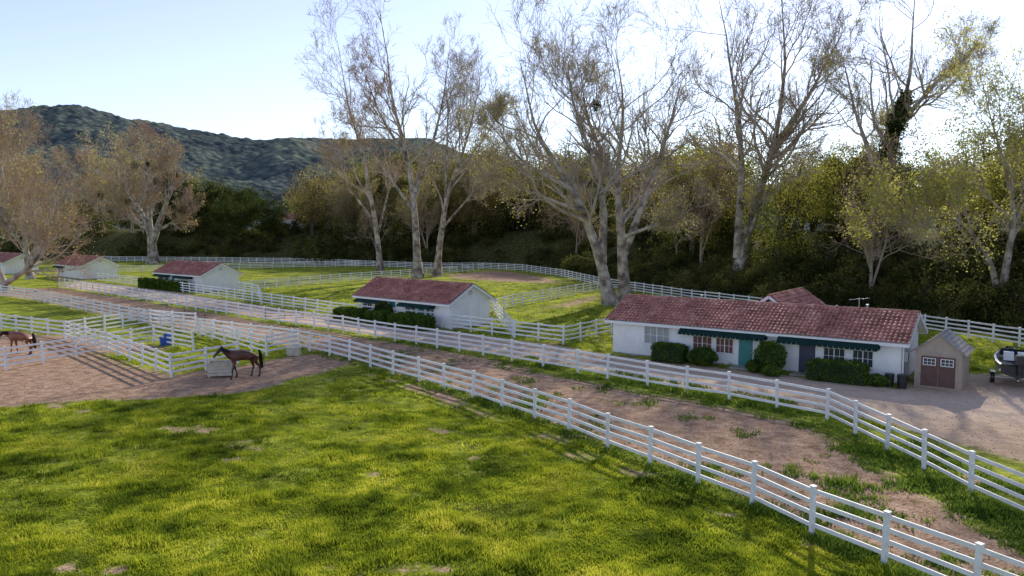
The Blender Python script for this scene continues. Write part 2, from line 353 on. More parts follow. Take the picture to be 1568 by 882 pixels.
def bare(stems,rbase,seed,k=(14,8,6,5),l1=.30,leaf=0,lsize=.18,t0=.28,twigR=.016,up=.10,mist=0,ivy=0,ang=42):
    """materials:0 bark 1 limb 2 twig 3 leaf 4 mistletoe/ivy"""
    rng=np.random.default_rng(seed);b=MB()
    SP=[];SR=[];SL=[]
    for pts,rf in stems:
        P,L=resample([(x,y,z) for x,y,z in pts],14)
        P=P+np.cumsum(rng.normal(size=P.shape)*.09,axis=0)*np.linspace(0,1,14)[:,None]*(L/20)
        tt=np.linspace(0,1,14);R=rbase*rf*((1-tt)**1.25*.92+.05)
        if pts[0][2]<.5: R=R*(1+.6*np.exp(-P[:,2]/1.2))
        SP.append(P);SR.append(R);SL.append(L)
    SP=np.array(SP);SR=np.array(SR);SL=np.array(SL)
    SP[:,0,2]-=np.where(SP[:,0,2]<.5,.4,0)
    tubes(b,SP,SR,12,0)
    S,D,L,r=spawn(SP,SR,SL,k[0],t0,.93,ang,l1,rng,.55,.35)
    P1=grow(S,D,L,8,.17,up,rng);R1=np.clip(r,.03,.25)[:,None]*np.linspace(1,.3,9)[None];tubes(b,P1,R1,6,1)
    S,D,L,r=spawn(P1,R1,L,k[1],.15,1,ang,.55,rng)
    P2=grow(S,D,L,5,.19,up,rng);R2=np.clip(r,.025,.10)[:,None]*np.linspace(1,.4,6)[None];tubes(b,P2,R2,4,1)
    S,D,L,r=spawn(P2,R2,L,k[2],.1,1,ang*.95,.6,rng)
    P3=grow(S,D,np.maximum(L,.9),4,.2,up,rng);R3=np.clip(r,twigR*1.1,.035)[:,None]*np.linspace(1,.6,5)[None];tubes(b,P3,R3,3,2)
    S,D,L,r=spawn(P3,R3,L,k[3],.1,1,ang*.9,.65,rng)
    P4=grow(S,D,np.clip(L,.7,2.5),2,.2,up,rng);R4=np.full((len(S),1),twigR)*np.array([[1,.8,.5]]);tubes(b,P4,R4,3,2)
    if leaf:
        T=P4.reshape(-1,3);T=T[rng.integers(0,len(T),leaf)]
        w=vn(T[:,0]+T[:,1],T[:,2],3.0,seed%7);T=T[w>.3]
        leafquads(b,T+rng.normal(size=T.shape)*.3,lsize,3,rng)
    if mist:
        C=P2.reshape(-1,3);zm=C[:,2].max();C=C[(C[:,2]>.3*zm)&(C[:,2]<.7*zm)]
        for c in C[rng.integers(0,len(C),mist)]:
            n=240;q=rng.normal(size=(n,3));q/=np.linalg.norm(q,axis=1)[:,None];rad=rng.uniform(.6,1.3)
            leafquads(b,c+q*rad*rng.uniform(.3,1,(n,1))*np.array([1,1,1.2]),.3,4,rng)
    if ivy:
        P=SP[0];pp,_=resample([tuple(q) for q in P[(P[:,2]>.8)&(P[:,2]<ivy)]],40)
        rad=(rbase+.9)*np.interp(np.arange(40),[0,25,39],[1.1,1,.5])*rng.uniform(.6,1.25,40)
        cc=np.repeat(pp,260,axis=0);q=rng.normal(size=cc.shape);q/=np.linalg.norm(q,axis=1)[:,None]
        leafquads(b,cc+q*np.repeat(rad,260)[:,None]*rng.uniform(.4,1.1,(len(cc),1)),.34,4,rng)
    return b
SYC=[M['bark'],M['limb'],M['twig'],M['budleaf'],M['ivy']]
SYR=[M['bark'],M['limb'],M['twigr'],M['budleaf'],M['ivy']]
def put(b,name,x,y,mats): return b.build(name,mats,True,loc=(x,y,tzs(x,y)))
K=(14,8,5,3);KF=(13,7,5,3)
put(bare([([(0,0,0),(-.6,1,15),(-2.8,1,28),(-5,0,40),(-6,0,48)],1),([(-.7,1,16),(2.5,2,24),(5,2,34),(6,3,44)],.6),([(-2,1,22),(-7,-2,31),(-10,-3,40)],.45),([(-.5,0,12),(-6,2,20),(-13,2,30)],.4)],.82,1,leaf=2500,k=KF,l1=.25,twigR=.022),'sycamore_tree',-17.7,141,SYR)
put(bare([([(0,0,0),(-1,0,12),(-3,-1,24),(-6,-1,37),(-7,-1,46)],1),([(-.6,0,8),(2,2,18),(2,3,34)],.5),([(-1,0,10),(-7,-1,19),(-10,0,30)],.5)],.65,2,leaf=4000,l1=.26,k=KF,twigR=.022),'sycamore_tree',-27.2,155.6,SYR)
put(bare([([(0,0,0),(1.5,1,15),(6,2,28),(9,2,42)],1),([(0,0,1),(2.3,-2,14),(3,-2,27),(3,-2,40)],.7),([(4,1,20),(9,0,26),(14,0,34)],.45),([(1,0,9),(7,0,16),(13,0,24)],.4)],.7,3,leaf=6000,l1=.26,k=KF,twigR=.022),'sycamore_tree',-14.6,145,SYC)
put(bare([([(0,0,0),(-2.1,0,8.3),(-5.3,-1,14),(-9.2,-1,20),(-11.6,-1,29)],1),([(-1.2,0,5),(-.8,1,13),(-4,2,22),(-6,2,31)],.8),([(-5.3,-1,14),(-11,-3,17),(-15,-4,22)],.5),([(-3,-1,11),(-9,-3,13),(-15,-3,16)],.4)],.76,4,leaf=9000,l1=.33,k=K,twigR=.018),'sycamore_tree',12.0,90.4,SYC)
put(bare([([(0,0,0),(-.7,0,9),(-1,1,17),(.2,1,25),(-.7,1,32)],1),([(-.3,0,6),(3.4,1,15),(6,1,23),(7.5,1,29)],.75),([(-.5,0,8),(4,-2,10),(9,-3,12.5)],.38),([(-1,1,15),(-5,3,23),(-6,3,30)],.55)],.8,5,leaf=9000,l1=.33,mist=2,k=K,twigR=.018),'sycamore_tree',14.3,94.4,SYC)
put(bare([([(0,0,0),(2.2,0,10),(5,0,19),(7,0,30),(6,0,40)],1),([(.4,0,4),(.9,1,18),(-1.3,1,30),(-3,1,39)],.75),([(4.5,0,18),(10,0,27),(15,0,36)],.6),([(.3,0,2),(3,-2,12),(9,-3,20)],.45)],.9,6,leaf=7000,l1=.28,k=K,twigR=.02),'sycamore_tree',30.7,103.6,SYC)
put(bare([([(0,0,0),(.9,0,14),(3.5,0,22),(4.3,0,34)],1),([(.9,0,15),(7,1,22),(13,1,27)],.6),([(0,0,10),(-3,0,19),(-5,0,27)],.5)],.75,7,leaf=9000,l1=.28,k=KF,ivy=22),'sycamore_tree',44.5,92,SYC)
put(bare([([(0,0,0),(-1,0,5),(-5,-1,9),(-12,-2,8)],.8),([(0,0,0),(1,0,9),(-1,0,16),(-3,0,22)],1)],.42,8,leaf=20000,l1=.34,lsize=.22,k=(13,7,5,3)),'sycamore_tree',47,72,SYC)
put(bare([([(0,0,0),(-.5,0,9),(-5,0,17),(-10,0,26)],1),([(0,0,6),(5,0,18),(7,0,29)],.75),([(-.5,0,8),(-1,0,20),(-3,0,33)],.6),([(-1,0,9),(-10,0,14),(-15,0,20)],.45),([(0,0,8),(8,0,12),(13,0,18)],.45)],1.4,9,leaf=5000,l1=.32,mist=14,twigR=.03,k=(14,9,5,4),lsize=.3),'sycamore_tree',-95.3,199.6,SYR)
put(bare([([(0,0,0),(-2,0,5),(-1,0,13),(2,0,22)],1),([(0,0,1),(5,-1,4),(8,-1,10),(9,0,17)],.7),([(-1,0,3),(-6,0,10),(-7,0,20)],.6)],.6,10,leaf=7000,l1=.36,twigR=.018,k=(14,9,5,4),t0=.15),'sycamore_tree',-76,112.5,SYR)
put(bare([([(0,0,0),(-1,0,8),(1,0,18),(-1,0,27)],1),([(0,0,3),(6,0,12),(9,0,20)],.6),([(0,0,4),(-6,0,14),(-8,0,22)],.6)],.6,12,leaf=5000,l1=.34,twigR=.02,k=(14,9,5,4),t0=.15),'sycamore_tree',-88,137,SYR)

# ------------------------------------------------------------ leafy trees
def leafy(seed,h,w,ncl,per,ls,zlo=.25,cr=.12):
    rng=np.random.default_rng(seed);b=MB()
    st=[resample([(0,0,-.5),(rng.normal()*.03*h,rng.normal()*.03*h,h*.3),(rng.normal()*.15*w,rng.normal()*.15*w,h*.75)],6)[0] for _ in range(3)]
    P=np.array(st);tubes(b,P,np.array([np.linspace(1,.2,6)]*3)*h*.018,6,0)
    S,D,L,r=spawn(P,np.full((3,6),h*.012),np.full(3,h),8,.3,1,50,.35,rng)
    Q=grow(S,D,L,4,.15,.05,rng);tubes(b,Q,np.full((len(S),1),h*.007)*np.linspace(1,.3,5)[None],4,0)
    q=rng.normal(size=(ncl,3));q/=np.linalg.norm(q,axis=1)[:,None]
    rad=rng.uniform(.35,1,ncl)**.6*rng.uniform(.75,1.15,ncl)
    zc=h*(zlo+(1-zlo)/2);c=np.stack([q[:,0]*rad*w/2,q[:,1]*rad*w/2,zc+q[:,2]*rad*h*(1-zlo)/2],1)
    cs=rng.uniform(.5,1.4,ncl)*cr*h
    P=np.repeat(c,per,axis=0);q=rng.normal(size=P.shape)*np.array([1,1,.7])
    leafquads(b,P+q*np.repeat(cs,per)[:,None]*.5,ls,1,rng)
    return b
oaks=[leafy(20+i,15,13,95,110,.42,.15,.13) for i in range(3)]
yels=[leafy(30+i,14,10,80,85,.27,.10,.13) for i in range(4)]
shr=[leafy(40+i,4,5,40,60,.26,-.05,.2) for i in range(3)]
tw=[bare([([(0,0,0),(rs.normal()*1,0,8),(rs.normal()*2,1,18)],1),([(0,0,2),(rs.normal()*3,2,9),(rs.normal()*5,2,16)],.7)],.26,50+i,k=(11,6,5,3),l1=.36,leaf=3500,lsize=.24,twigR=.022,t0=.15) for i,rs in ((j,np.random.default_rng(j)) for j in range(3))]
gb=np.array(GB);gl=np.r_[0,np.cumsum(np.hypot(*np.diff(gb,axis=0).T))]
def station(s,off):
    x=np.interp(s,gl,gb[:,0]);y=np.interp(s,gl,gb[:,1]);e=2.0
    dx=np.interp(min(s+e,gl[-1]),gl,gb[:,0])-np.interp(max(s-e,0),gl,gb[:,0]);dy=np.interp(min(s+e,gl[-1]),gl,gb[:,1])-np.interp(max(s-e,0),gl,gb[:,1]);l=math.hypot(dx,dy)
    return x-dy/l*off,y+dx/l*off
rnd=random.Random(4)
woodO=MB();woodY=MB();woodB=MB();under=MB();woodT=MB()
LT=gl[-1]
for k in range(240):
    s=rnd.uniform(0,LT+0);x,y=station(s,rnd.uniform(4,26));under.merge(rnd.choice(shr),(x,y,tzs(x,y)-.3),rnd.uniform(0,6.3),rnd.uniform(.6,1.3))
for k in range(70):
    s=rnd.uniform(LT*.55,LT);x,y=station(s,rnd.uniform(3,16));under.merge(rnd.choice(shr),(x,y,tzs(x,y)-.3),rnd.uniform(0,6.3),rnd.uniform(.5,1.1))
for k in range(60):
    y=rnd.uniform(190,250);x=y*rnd.uniform(-.27,.16);under.merge(rnd.choice(shr),(x,y,tzs(x,y)-.3),rnd.uniform(0,6.3),rnd.uniform(1.2,2.4))
for k in range(48):
    s=LT*(k+.5)/48+rnd.uniform(-3,3);x,y=station(s,rnd.uniform(14,38))
    u=x/y
    if u>.33: tgt,sc_=rnd.choice([(woodY,1.0),(woodB,.95),(woodY,.85),(woodO,.75),(woodY,1.1)])
    elif u>-.1: tgt,sc_=rnd.choice([(woodB,1.3),(woodY,1.4),(woodO,1.2),(woodB,1.5)])
    elif u>-.27: tgt,sc_=rnd.choice([(woodB,1.5),(woodY,1.3),(woodB,1.2)])
    else: tgt,sc_=(woodO,rnd.uniform(.9,1.25))
    if -.30<u<-.27: continue
    tgt.merge(rnd.choice(oaks if tgt is woodO else yels),(x,y,tzs(x,y)-.5),rnd.uniform(0,6.3),sc_)
for k in range(46):
    s=LT*(k+.5)/46+rnd.uniform(-4,4);x,y=station(s,rnd.uniform(36,75));u=x/y
    tgt=rnd.choice([woodB,woodY,woodY,woodO])
    if -.34<u<-.27: continue
    tgt.merge(rnd.choice(oaks if tgt is woodO else yels),(x,y,tzs(x,y)-.5),rnd.uniform(0,6.3),rnd.uniform(1.1,1.5) if u<.3 else rnd.uniform(.9,1.2))
for k in range(24):
    y=rnd.uniform(200,250);x=y*rnd.uniform(-.26,.14)
    tgt=rnd.choice([woodB,woodY,woodO]);tgt.merge(rnd.choice(oaks if tgt is woodO else yels),(x,y,tzs(x,y)-.5),rnd.uniform(0,6.3),rnd.uniform(1.3,1.8))
for k in range(14):
    s=LT*(k+.5)/14+rnd.uniform(-4,4);x,y=station(s,rnd.uniform(8,30))
    if x/y<-.3: continue
    woodT.merge(rnd.choice(tw),(x,y,tzs(x,y)-.3),rnd.uniform(0,6.3),rnd.uniform(.8,1.25))
for k in range(16):
    y=rnd.uniform(190,260);x=-y*rnd.uniform(.45,.85)
    woodT.merge(rnd.choice(tw),(x,y,tzs(x,y)-.3),rnd.uniform(0,6.3),rnd.uniform(1.0,1.5))
for k in range(40):
    y=rnd.uniform(215,330);x=-y*rnd.uniform(.35,.85)
    under.merge(rnd.choice(shr),(x,y,tzs(x,y)-.3),rnd.uniform(0,6.3),rnd.uniform(1.2,2.2))
for k in range(14):
    y=rnd.uniform(260,380);x=-y*rnd.uniform(.25,.8)
    tgt=rnd.choice([woodO,woodY]);tgt.merge(rnd.choice(oaks if tgt is woodO else yels),(x,y,tzs(x,y)-1),rnd.uniform(0,6.3),rnd.uniform(.9,1.3))
woodO.build('background_oak_woodland',[M['barkd'],M['oak']]);woodY.build('background_willow_woodland',[M['barkd'],M['yel']]);woodB.build('background_spring_woodland',[M['barkd'],M['brn']])
under.build('undergrowth',[M['barkd'],M['under']]);woodT.build('background_bare_trees',[M['twig'],M['twig'],M['twigr'],M['budleaf'],M['oak']],True)

# ------------------------------------------------------------ grass blades
def blades(n,xr,yr,hgt,wid,per,dens,mat,name,spread=.10,lean=.5,seed=1,cl=1.3):
    rng=np.random.default_rng(seed)
    x=rng.uniform(*xr,n);y=1/rng.uniform(1/yr[1],1/yr[0],n) 
    k=rng.random(n)<dens(x,y);x,y=x[k],y[k];n=len(x)
    x=np.repeat(x,per)+rng.normal(size=n*per)*spread;y=np.repeat(y,per)+rng.normal(size=n*per)*spread
    z=tz(x,y);N=len(x);an=rng.uniform(0,6.283,N);H=hgt*rng.uniform(.5,1.3,N)*(.4+1.3*vn(x,y,cl,6)**2);W=wid*rng.uniform(.6,1.3,N)
    dx,dy=np.cos(an),np.sin(an);la=rng.uniform(0,6.283,N);le=H*lean*rng.random(N)
    P=np.stack([x,y,z-.01],1)
    V=np.stack([P-np.stack([dx*W/2,dy*W/2,0*z],1),P+np.stack([dx*W/2,dy*W/2,0*z],1),P+np.stack([np.cos(la)*le,np.sin(la)*le,H],1)],1).reshape(-1,3)
    b=MB();b.add(V,np.arange(3*N).reshape(-1,3));b.build(name,[mat])
def d_past(x,y):
    d,r=masks(x,y);dA=sd_line(x,y,A[:20])
    inside=(dA>.2)&(np.maximum(d,r)<-.3)
    return inside*np.clip(.12+3.2*vn(x,y,1.7,7)*vn(x,y,.6,9)*vn(x,y,5,1)*1.3,0,1)*(np.abs(x)<y*.72+2)
blades(260000,(-42,14),(17,62),.16,.055,5,d_past,M['grass'],'pasture_grass',seed=2,lean=.9,cl=.7)
def d_fence(x,y):
    dA=np.abs(sd_line(x,y,A));dB=np.abs(sd_line(x,y,B))
    k=np.where(dA<.75,.9*(1-dA/.8)+.1,0)+np.where((dB<2.2)&(x>0),.75*(vn(x,y,1.2,3)>.5),0)+np.where((dB<.7),.6,0)
    lane=sd_poly(x,y,LANE)>0
    k=k+np.where(lane&(vn(x,y,1.6,5)*.6+vn(x,y,.5,2)*.4>.66),.5,0)
    return np.clip(k,0,1)
blades(150000,(-45,20),(16,75),.22,.08,5,d_fence,M['weed'],'fence_line_weeds',.13,.9,seed=3)
def d_back(x,y):
    d,r=masks(x,y);k=(np.maximum(d,r)<-.4)&(sd_line(x,y,GX)<2)&(sd_line(x,y,B)<-.3)
    return k*(.3+.7*vn(x,y,2.2,3))
blades(60000,(-40,40),(34,125),.2,.10,4,d_back,M['grass'],'paddock_grass',.2,.6,seed=5)
rng=np.random.default_rng(8);n=22000;x=rng.uniform(-30,34,n);y=1/rng.uniform(1/70,1/18,n);d,r=masks(x,y);k=(np.maximum(d,r)>.1);x,y=x[k],y[k];n=len(x)
s=rng.uniform(.012,.045,n);o=np.array([[1,0,0],[-.5,.87,0],[-.5,-.87,0],[0,0,.9]])
V=np.stack([x,y,np.zeros(n)],1)[:,None]+o[None]*s[:,None,None]*rng.uniform(.6,1.3,(n,4,3))
F=(np.arange(n)*4)[:,None,None]+np.array([[0,1,3],[1,2,3],[2,0,3]])[None]
M['clod']=simple('soil_clods',[(.3,(.18,.115,.075)),(.5,(.36,.25,.175)),(.7,(.52,.40,.30))],6,.95)
b=MB();b.add(V.reshape(-1,3),F.reshape(-1,3));b.build('gravel_and_clods',[M['clod']])

# ------------------------------------------------------------ cabins
def roof(b,L,d,zw,rise,ov=.45,tile=0,soff=1):
    hd=d/2;sl=math.hypot(hd,rise);ux=hd/sl;uz=rise/sl;SL=sl*(hd+ov)/hd
    zr=zw+rise
    LL=L+2*ov
    nc=int(LL/.27);cols=nc*6+1;crs=int(SL/.38)
    xs_=np.linspace(-ov,L+ov,cols);ph=np.abs(np.cos(np.linspace(0,nc*math.pi,cols)))*.085
    vs=[];hs=[]
    for c in range(crs):
        vs+=[SL*c/crs,SL*(c+1)/crs-.004];hs+=[0,.055]
    vs=np.array(vs);hs=np.array(hs)
    rng=np.random.default_rng(int(L*10))
    for sgn in(-1,1):
        jit=np.repeat(rng.uniform(-.015,.015,(len(vs)//2,nc+1)),2,axis=0)[:,np.minimum((np.arange(cols)+3)//6,nc)]
        h=ph[None]+hs[:,None]+.06+jit
        X=np.repeat(xs_[None],len(vs),0);Yc=hd+sgn*(vs[:,None]*ux+h*uz);Zc=zr-vs[:,None]*uz+h*ux
        V=np.stack([X,np.broadcast_to(Yc,X.shape),np.broadcast_to(Zc,X.shape)],-1).reshape(-1,3)
        r_=len(vs);i=(np.arange(r_-1)[:,None]*cols+np.arange(cols-1)[None]).ravel()
        F=np.stack([i,i+1,i+cols+1,i+cols],1)
        b.add(V,F,tile)
        c0=np.array([L/2,hd+sgn*SL/2*ux,zr-SL/2*uz]);
        b.obox(c0,(LL/2-.01,0,0),(0,sgn*SL/2*ux,-SL/2*uz),(0,sgn*uz*.035,ux*.035),soff)
        ey=hd+sgn*SL*ux;ez=zr-SL*uz
        b.box(-ov,L+ov,ey-.02 if sgn<0 else ey-.0,ey if sgn<0 else ey+.02,ez-.13,ez+.06,soff)
        for xe in(-ov-.02,L+ov+.02):
            b.obox(c0+np.array([xe-L/2,0,-.01]),(.022,0,0),(0,sgn*SL/2*ux,-SL/2*uz),(0,sgn*uz*.1,ux*.1),soff)
    n=int(LL/.4)
    for k in range(n):
        xa=-ov+LL*k/n;b.cyl((xa,hd,zr+.10),(xa+LL/n+.03,hd,zr+.085),.12,.10,tile,10)
def window(b,x0,x1,z0,z1,y=0,fr=0,gl=1,nxm=2,nzm=2):
    b.box(x0,x1,y-.015,y+.05,z0,z1,gl)
    t=.07
    b.box(x0-t,x1+t,y-.05,y-.002,z1,z1+t,fr);b.box(x0-t,x1+t,y-.07,y-.002,z0-t,z0,fr)
    b.box(x0-t,x0,y-.05,y-.002,z0,z1,fr);b.box(x1,x1+t,y-.05,y-.002,z0,z1,fr)
    xm=(x0+x1)/2;b.box(xm-.03,xm+.03,y-.04,y-.002,z0,z1,fr)
    for half in((x0,xm-.03),(xm+.03,x1)):
        for k in range(1,nxm): xx=half[0]+(half[1]-half[0])*k/nxm;b.box(xx-.012,xx+.012,y-.03,y-.002,z0,z1,fr)
        for k in range(1,nzm): zz=z0+(z1-z0)*k/nzm;b.box(half[0],half[1],y-.028,y-.004,zz-.012,zz+.012,fr)
def awning(b,x0,x1,z1,m,drop=.5,out=.85):
    b.add([(x0,-.06,z1),(x1,-.06,z1),(x1,-out,z1-drop),(x0,-out,z1-drop)],[[0,1,2,3]],m)
    b.add([(x0,-.06,z1-.02),(x1,-.06,z1-.02),(x1,-out,z1-drop-.02),(x0,-out,z1-drop-.02)],[[3,2,1,0]],m)
    n=int((x1-x0)/.3)
    for k in range(n):
        a=x0+(x1-x0)*k/n;c=x0+(x1-x0)*(k+1)/n
        b.add([(a,-out,z1-drop),(c,-out,z1-drop),(c-.03,-out,z1-drop-.16),(a+.03,-out,z1-drop-.16)],[[0,1,2,3]],m)
    for x in(x0,x1): b.add([(x,-.06,z1),(x,-out,z1-drop),(x,-out,z1-drop-.12),(x,-.06,z1-drop-.1)],[[0,1,2,3]],m)
def hedge(name,x,y,sx,sy,h,rot=0,ball=False,seed=0,lm=None,leaf=.09):
    rng=np.random.default_rng(seed+77);b=MB()
    area=(sx*sy+2*h*(sx+sy));n=int(area*230)
    if ball:
        q=rng.normal(size=(n,3));q/=np.linalg.norm(q,axis=1)[:,None]
        lump=1+.12*(vn(q[:,0]*3,q[:,1]*3+q[:,2]*3,1,seed)-.5)*2
        P=q*np.array([sx/2,sy/2,h/2])*(lump*rng.uniform(.86,1.05,n))[:,None]+[0,0,h/2]
        P=P[P[:,2]>.02]
        uu,vv=12,8
        V=[(math.cos(a/uu*6.283)*math.sin(c/vv*math.pi)*sx*.42,math.sin(a/uu*6.283)*math.sin(c/vv*math.pi)*sy*.42,h/2-math.cos(c/vv*math.pi)*h*.42) for c in range(vv+1) for a in range(uu)]
        b.add(V,[[c*uu+a,c*uu+(a+1)%uu,(c+1)*uu+(a+1)%uu,(c+1)*uu+a] for c in range(vv) for a in range(uu)],0)
    else:
        P=rng.uniform(-.5,.5,(n,3))
        ax=rng.choice([0,1,2],n,p=np.array([sy*h,sx*h,sx*sy*.6])/(sy*h+sx*h+sx*sy*.6));s=rng.choice([-.5,.5],n)
        P[np.arange(n),ax]=np.where(ax==2,.5,s)
        P=P*[sx,sy,h]+[0,0,h/2];P+=rng.normal(size=P.shape)*.04
        P[:,2]+=(vn(P[:,0]+seed,P[:,1],.7,2)-.5)*.18*(P[:,2]/h)
        rr_=np.abs(P[:,0])/(sx/2);P[:,2]-=np.where((P[:,2]>h*.8)&(rr_>.85),.12,0)
        b.box(-sx/2+.06,sx/2-.06,-sy/2+.06,sy/2-.06,0,h-.12,0)
    leafquads(b,P,leaf*1.3,1,rng)
    return b.build(name,[M['hcore'],lm or M['hedge']],loc=(x,y,0),rot=rot)
CM=[M['paint'],M['tile'],M['trim'],M['glass'],M['teal'],M['navy'],M['awn'],M['redpane'],M['metal'],M['conc'],M['blind']]
def cabin(FL,FR,d,zw,rise,feat,name='stable_cottage'):
    dx,dy=FR[0]-FL[0],FR[1]-FL[1];L=math.hypot(dx,dy);rot=math.atan2(dy,dx)
    e=empty(name,(FL[0],FL[1],0),rot)
    w=MB();w.box(0,L,0,d,-.2,zw)
    for x in(0,L):
        s=-1 if x==0 else 1
        a=[(x,0,zw),(x,d,zw),(x,d/2,zw+rise)]
        w.add(a,[[0,1,2] if s>0 else [0,2,1]])
    for x in np.arange(.2,L,.4): w.box(x-.02,x+.02,-.012,.0-.001,.05,zw)
    for y in np.arange(.25,d,.4):
        zt=zw+rise*(1-abs(y-d/2)/(d/2))-.05
        for x,s in((0,-1),(L,1)): w.box(min(x+s*.001,x+s*.012),max(x+s*.001,x+s*.012),y-.02,y+.02,.05,zt)
    w.build('walls',[M['paint']],parent=e)
    r=MB();roof(r,L,d,zw,rise);r.build('tile_roof',[M['tile'],M['trim']],parent=e)
    f=MB();f.box(-.03,L+.03,-.03,d+.03,-.2,.10)
    f.build('foundation',[M['conc']],parent=e)
    for i,ft in enumerate(feat):
        b=MB();t=ft[0]
        if t=='win': window(b,ft[1],ft[2],ft[3],ft[4],-.012,2,ft[5] if len(ft)>5 else 3);nm='window'
        elif t=='door':
            b.box(ft[1],ft[2],-.04,.03,.1,2.1,ft[3]);
            b.box(ft[1]-.1,ft[1],-.06,-.013,.1,2.2,2);b.box(ft[2],ft[2]+.1,-.06,-.013,.1,2.2,2);b.box(ft[1],ft[2],-.06,-.013,2.1,2.2,2)
            for q in range(2):
                for z0,z1 in((.3,.95),(1.1,1.9)):
                    xa=ft[1]+.12+q*(ft[2]-ft[1]-.12)/2;b.box(xa,xa+(ft[2]-ft[1])/2-.2,-.055,-.041,z0,z1,ft[3])
            b.cyl((ft[2]-.1,-.04,1.05),(ft[2]-.1,-.11,1.05),.03,.03,8,8)
            b.box(ft[1]-.3,ft[2]+.3,-1.0,-.031,-.1,.08,9);nm='door'
        elif t=='awn': awning(b,ft[1],ft[2],ft[3],6);nm='awning'
        elif t=='vent':
            b.box(L+.013,L+.05,d/2-.25,d/2+.25,zw+.5,zw+.95,2);nm='gable_vent'
            for z in(.58,.68,.78,.88): b.box(L+.05,L+.06,d/2-.2,d/2+.2,zw+z-.02,zw+z+.01,3)
        b.build(nm,CM,parent=e)
    return e,L,rot
e3,L3,r3=cabin((7.5,55.3),(23.0,43.9),6.2,2.6,1.35,[('win',2.6,4.5,1.0,2.2,10),('win',6.3,7.6,.85,1.8,7),('win',7.95,9.1,.85,1.8,7),('door',9.5,10.45,4),('awn',5.5,11.4,2.6),
  ('door',13.4,14.4,5),('win',14.9,16.1,.85,1.8,3),('win',16.6,17.7,.85,1.8,3),('awn',12.2,18.1,2.6)],'ranch_cottage')
w=MB();w.box(0,5,0,6.5,-.2,2.6);w.build('rear_wing_walls',[M['paint']],parent=e3,loc=(7.4,6.3,0))
rb=MB();roof(rb,7.5,5,2.6,1.75);rb.build('rear_wing_tile_roof',[M['tile'],M['trim']],parent=e3,loc=(12.4,5.2,0),rot=math.pi/2)
b=MB()
for x,y in((16.6,3.6),(5.2,4.0)):
    b.cyl((x,y,3.6),(x,y,4.25),.06,.06,0,10);b.cyl((x,y,4.25),(x,y,4.32),.11,.09,0,10)
b.build('roof_vents',[M['metal']],parent=e3)
b=MB();b.cyl((16.2,3.1,3.9),(16.2,3.1,4.75),.025,.02,0,8);b.cyl((15.6,3.1,4.6),(16.8,3.1,4.75),.02,.02,0,6)
for k in range(5): b.cyl((15.7+k*.24,2.7+k*.03,4.62+k*.03),(15.7+k*.24,3.5-k*.03,4.62+k*.03),.012,.012,0,6)
b.build('tv_antenna',[M['metal']],parent=e3)
b=MB();b.cyl((L3+.12,-.1,.1),(L3+.12,-.1,2.45),.04,.04,0,8);b.cyl((L3+.1,1.2,.2),(L3+.1,1.2,1.8),.02,.02,0,8);b.box(L3+.02,L3+.2,1.0,1.45,1.2,1.75,0)
b.build('downpipe_and_meter',[M['trim']],parent=e3)
def loc3(s,t): c,sn=math.cos(r3),math.sin(r3);return 7.5+s*c-t*sn,55.3+s*sn+t*c
for i,(s,t,sx,sy,h,ball) in enumerate([(5.0,-1.0,2.2,1.3,1.25,0),(7.4,-1.1,2.0,1.5,1.25,1),(11.9,-1.1,1.9,1.8,2.1,1),(16.0,-1.3,3.3,1.3,1.2,0),(11.0,-1.4,1.0,1.0,.8,1),(12.3,-2.0,1.2,1.0,.7,1),(18.2,-1.4,1.3,1.0,.7,1)]):
    x,y=loc3(s,t);hedge('clipped_hedge' if not ball else 'round_shrub',x,y,sx,sy,h,r3,bool(ball),i)
feat2=[('awn',0.3,4.6,2.4),('win',.8,2.2,.9,1.8),('win',2.7,4.0,.9,1.8),('door',5.0,5.9,4),('awn',7.0,11.6,2.4),('win',7.4,8.8,.9,1.8),('door',9.2,10.1,4),('win',10.4,11.4,.9,1.8),('vent',)]
e2,L2,r2=cabin((-15.8,77.0),(-5.7,68.1),5.4,2.5,1.45,feat2)
def cabloc(FL,r,s,t): return FL[0]+s*math.cos(r)-t*math.sin(r),FL[1]+s*math.sin(r)+t*math.cos(r)
for i,(s,t,sx,sy,h) in enumerate([(.9,-1.6,4.2,1.4,1.15),(5.2,-1.6,2.5,1.4,1.2),(10.1,-1.7,5.0,1.4,1.25)]):
    x,y=cabloc((-15.8,77),r2,s,t);hedge('clipped_hedge',x,y,sx,sy,h,r2,False,20+i,leaf=.13)
x,y=cabloc((-15.8,77),r2,4.9,-.7);hedge('round_shrub',x,y,2.2,1.6,2.0,r2,True,30,lm=M['oak'],leaf=.13)
e1,L1,r1=cabin((-56,118.2),(-45.1,109),5.8,2.5,1.5,feat2[:5]+[('vent',)])
for i,s in enumerate((0,3.2,6.4,10)):
    x,y=cabloc((-56,118.2),r1,s,-1.6);hedge('clipped_hedge',x,y,2.7 if s<10 else 4,1.5,1.4,r1,False,40+i,leaf=.16)
cabin((-88,145),(-77.7,135.6),6,2.5,1.5,feat2[:3]+[('vent',)])
cabin((-113,160),(-102,151),6,2.5,1.5,feat2[:3]+[('vent',)])
cabin((-95,300),(-75,296),9,4.5,2.5,[('win',2,4,1,3),('win',8,10,1,3),('win',14,16,1,3)],'farmhouse')[0].location.z=8.3

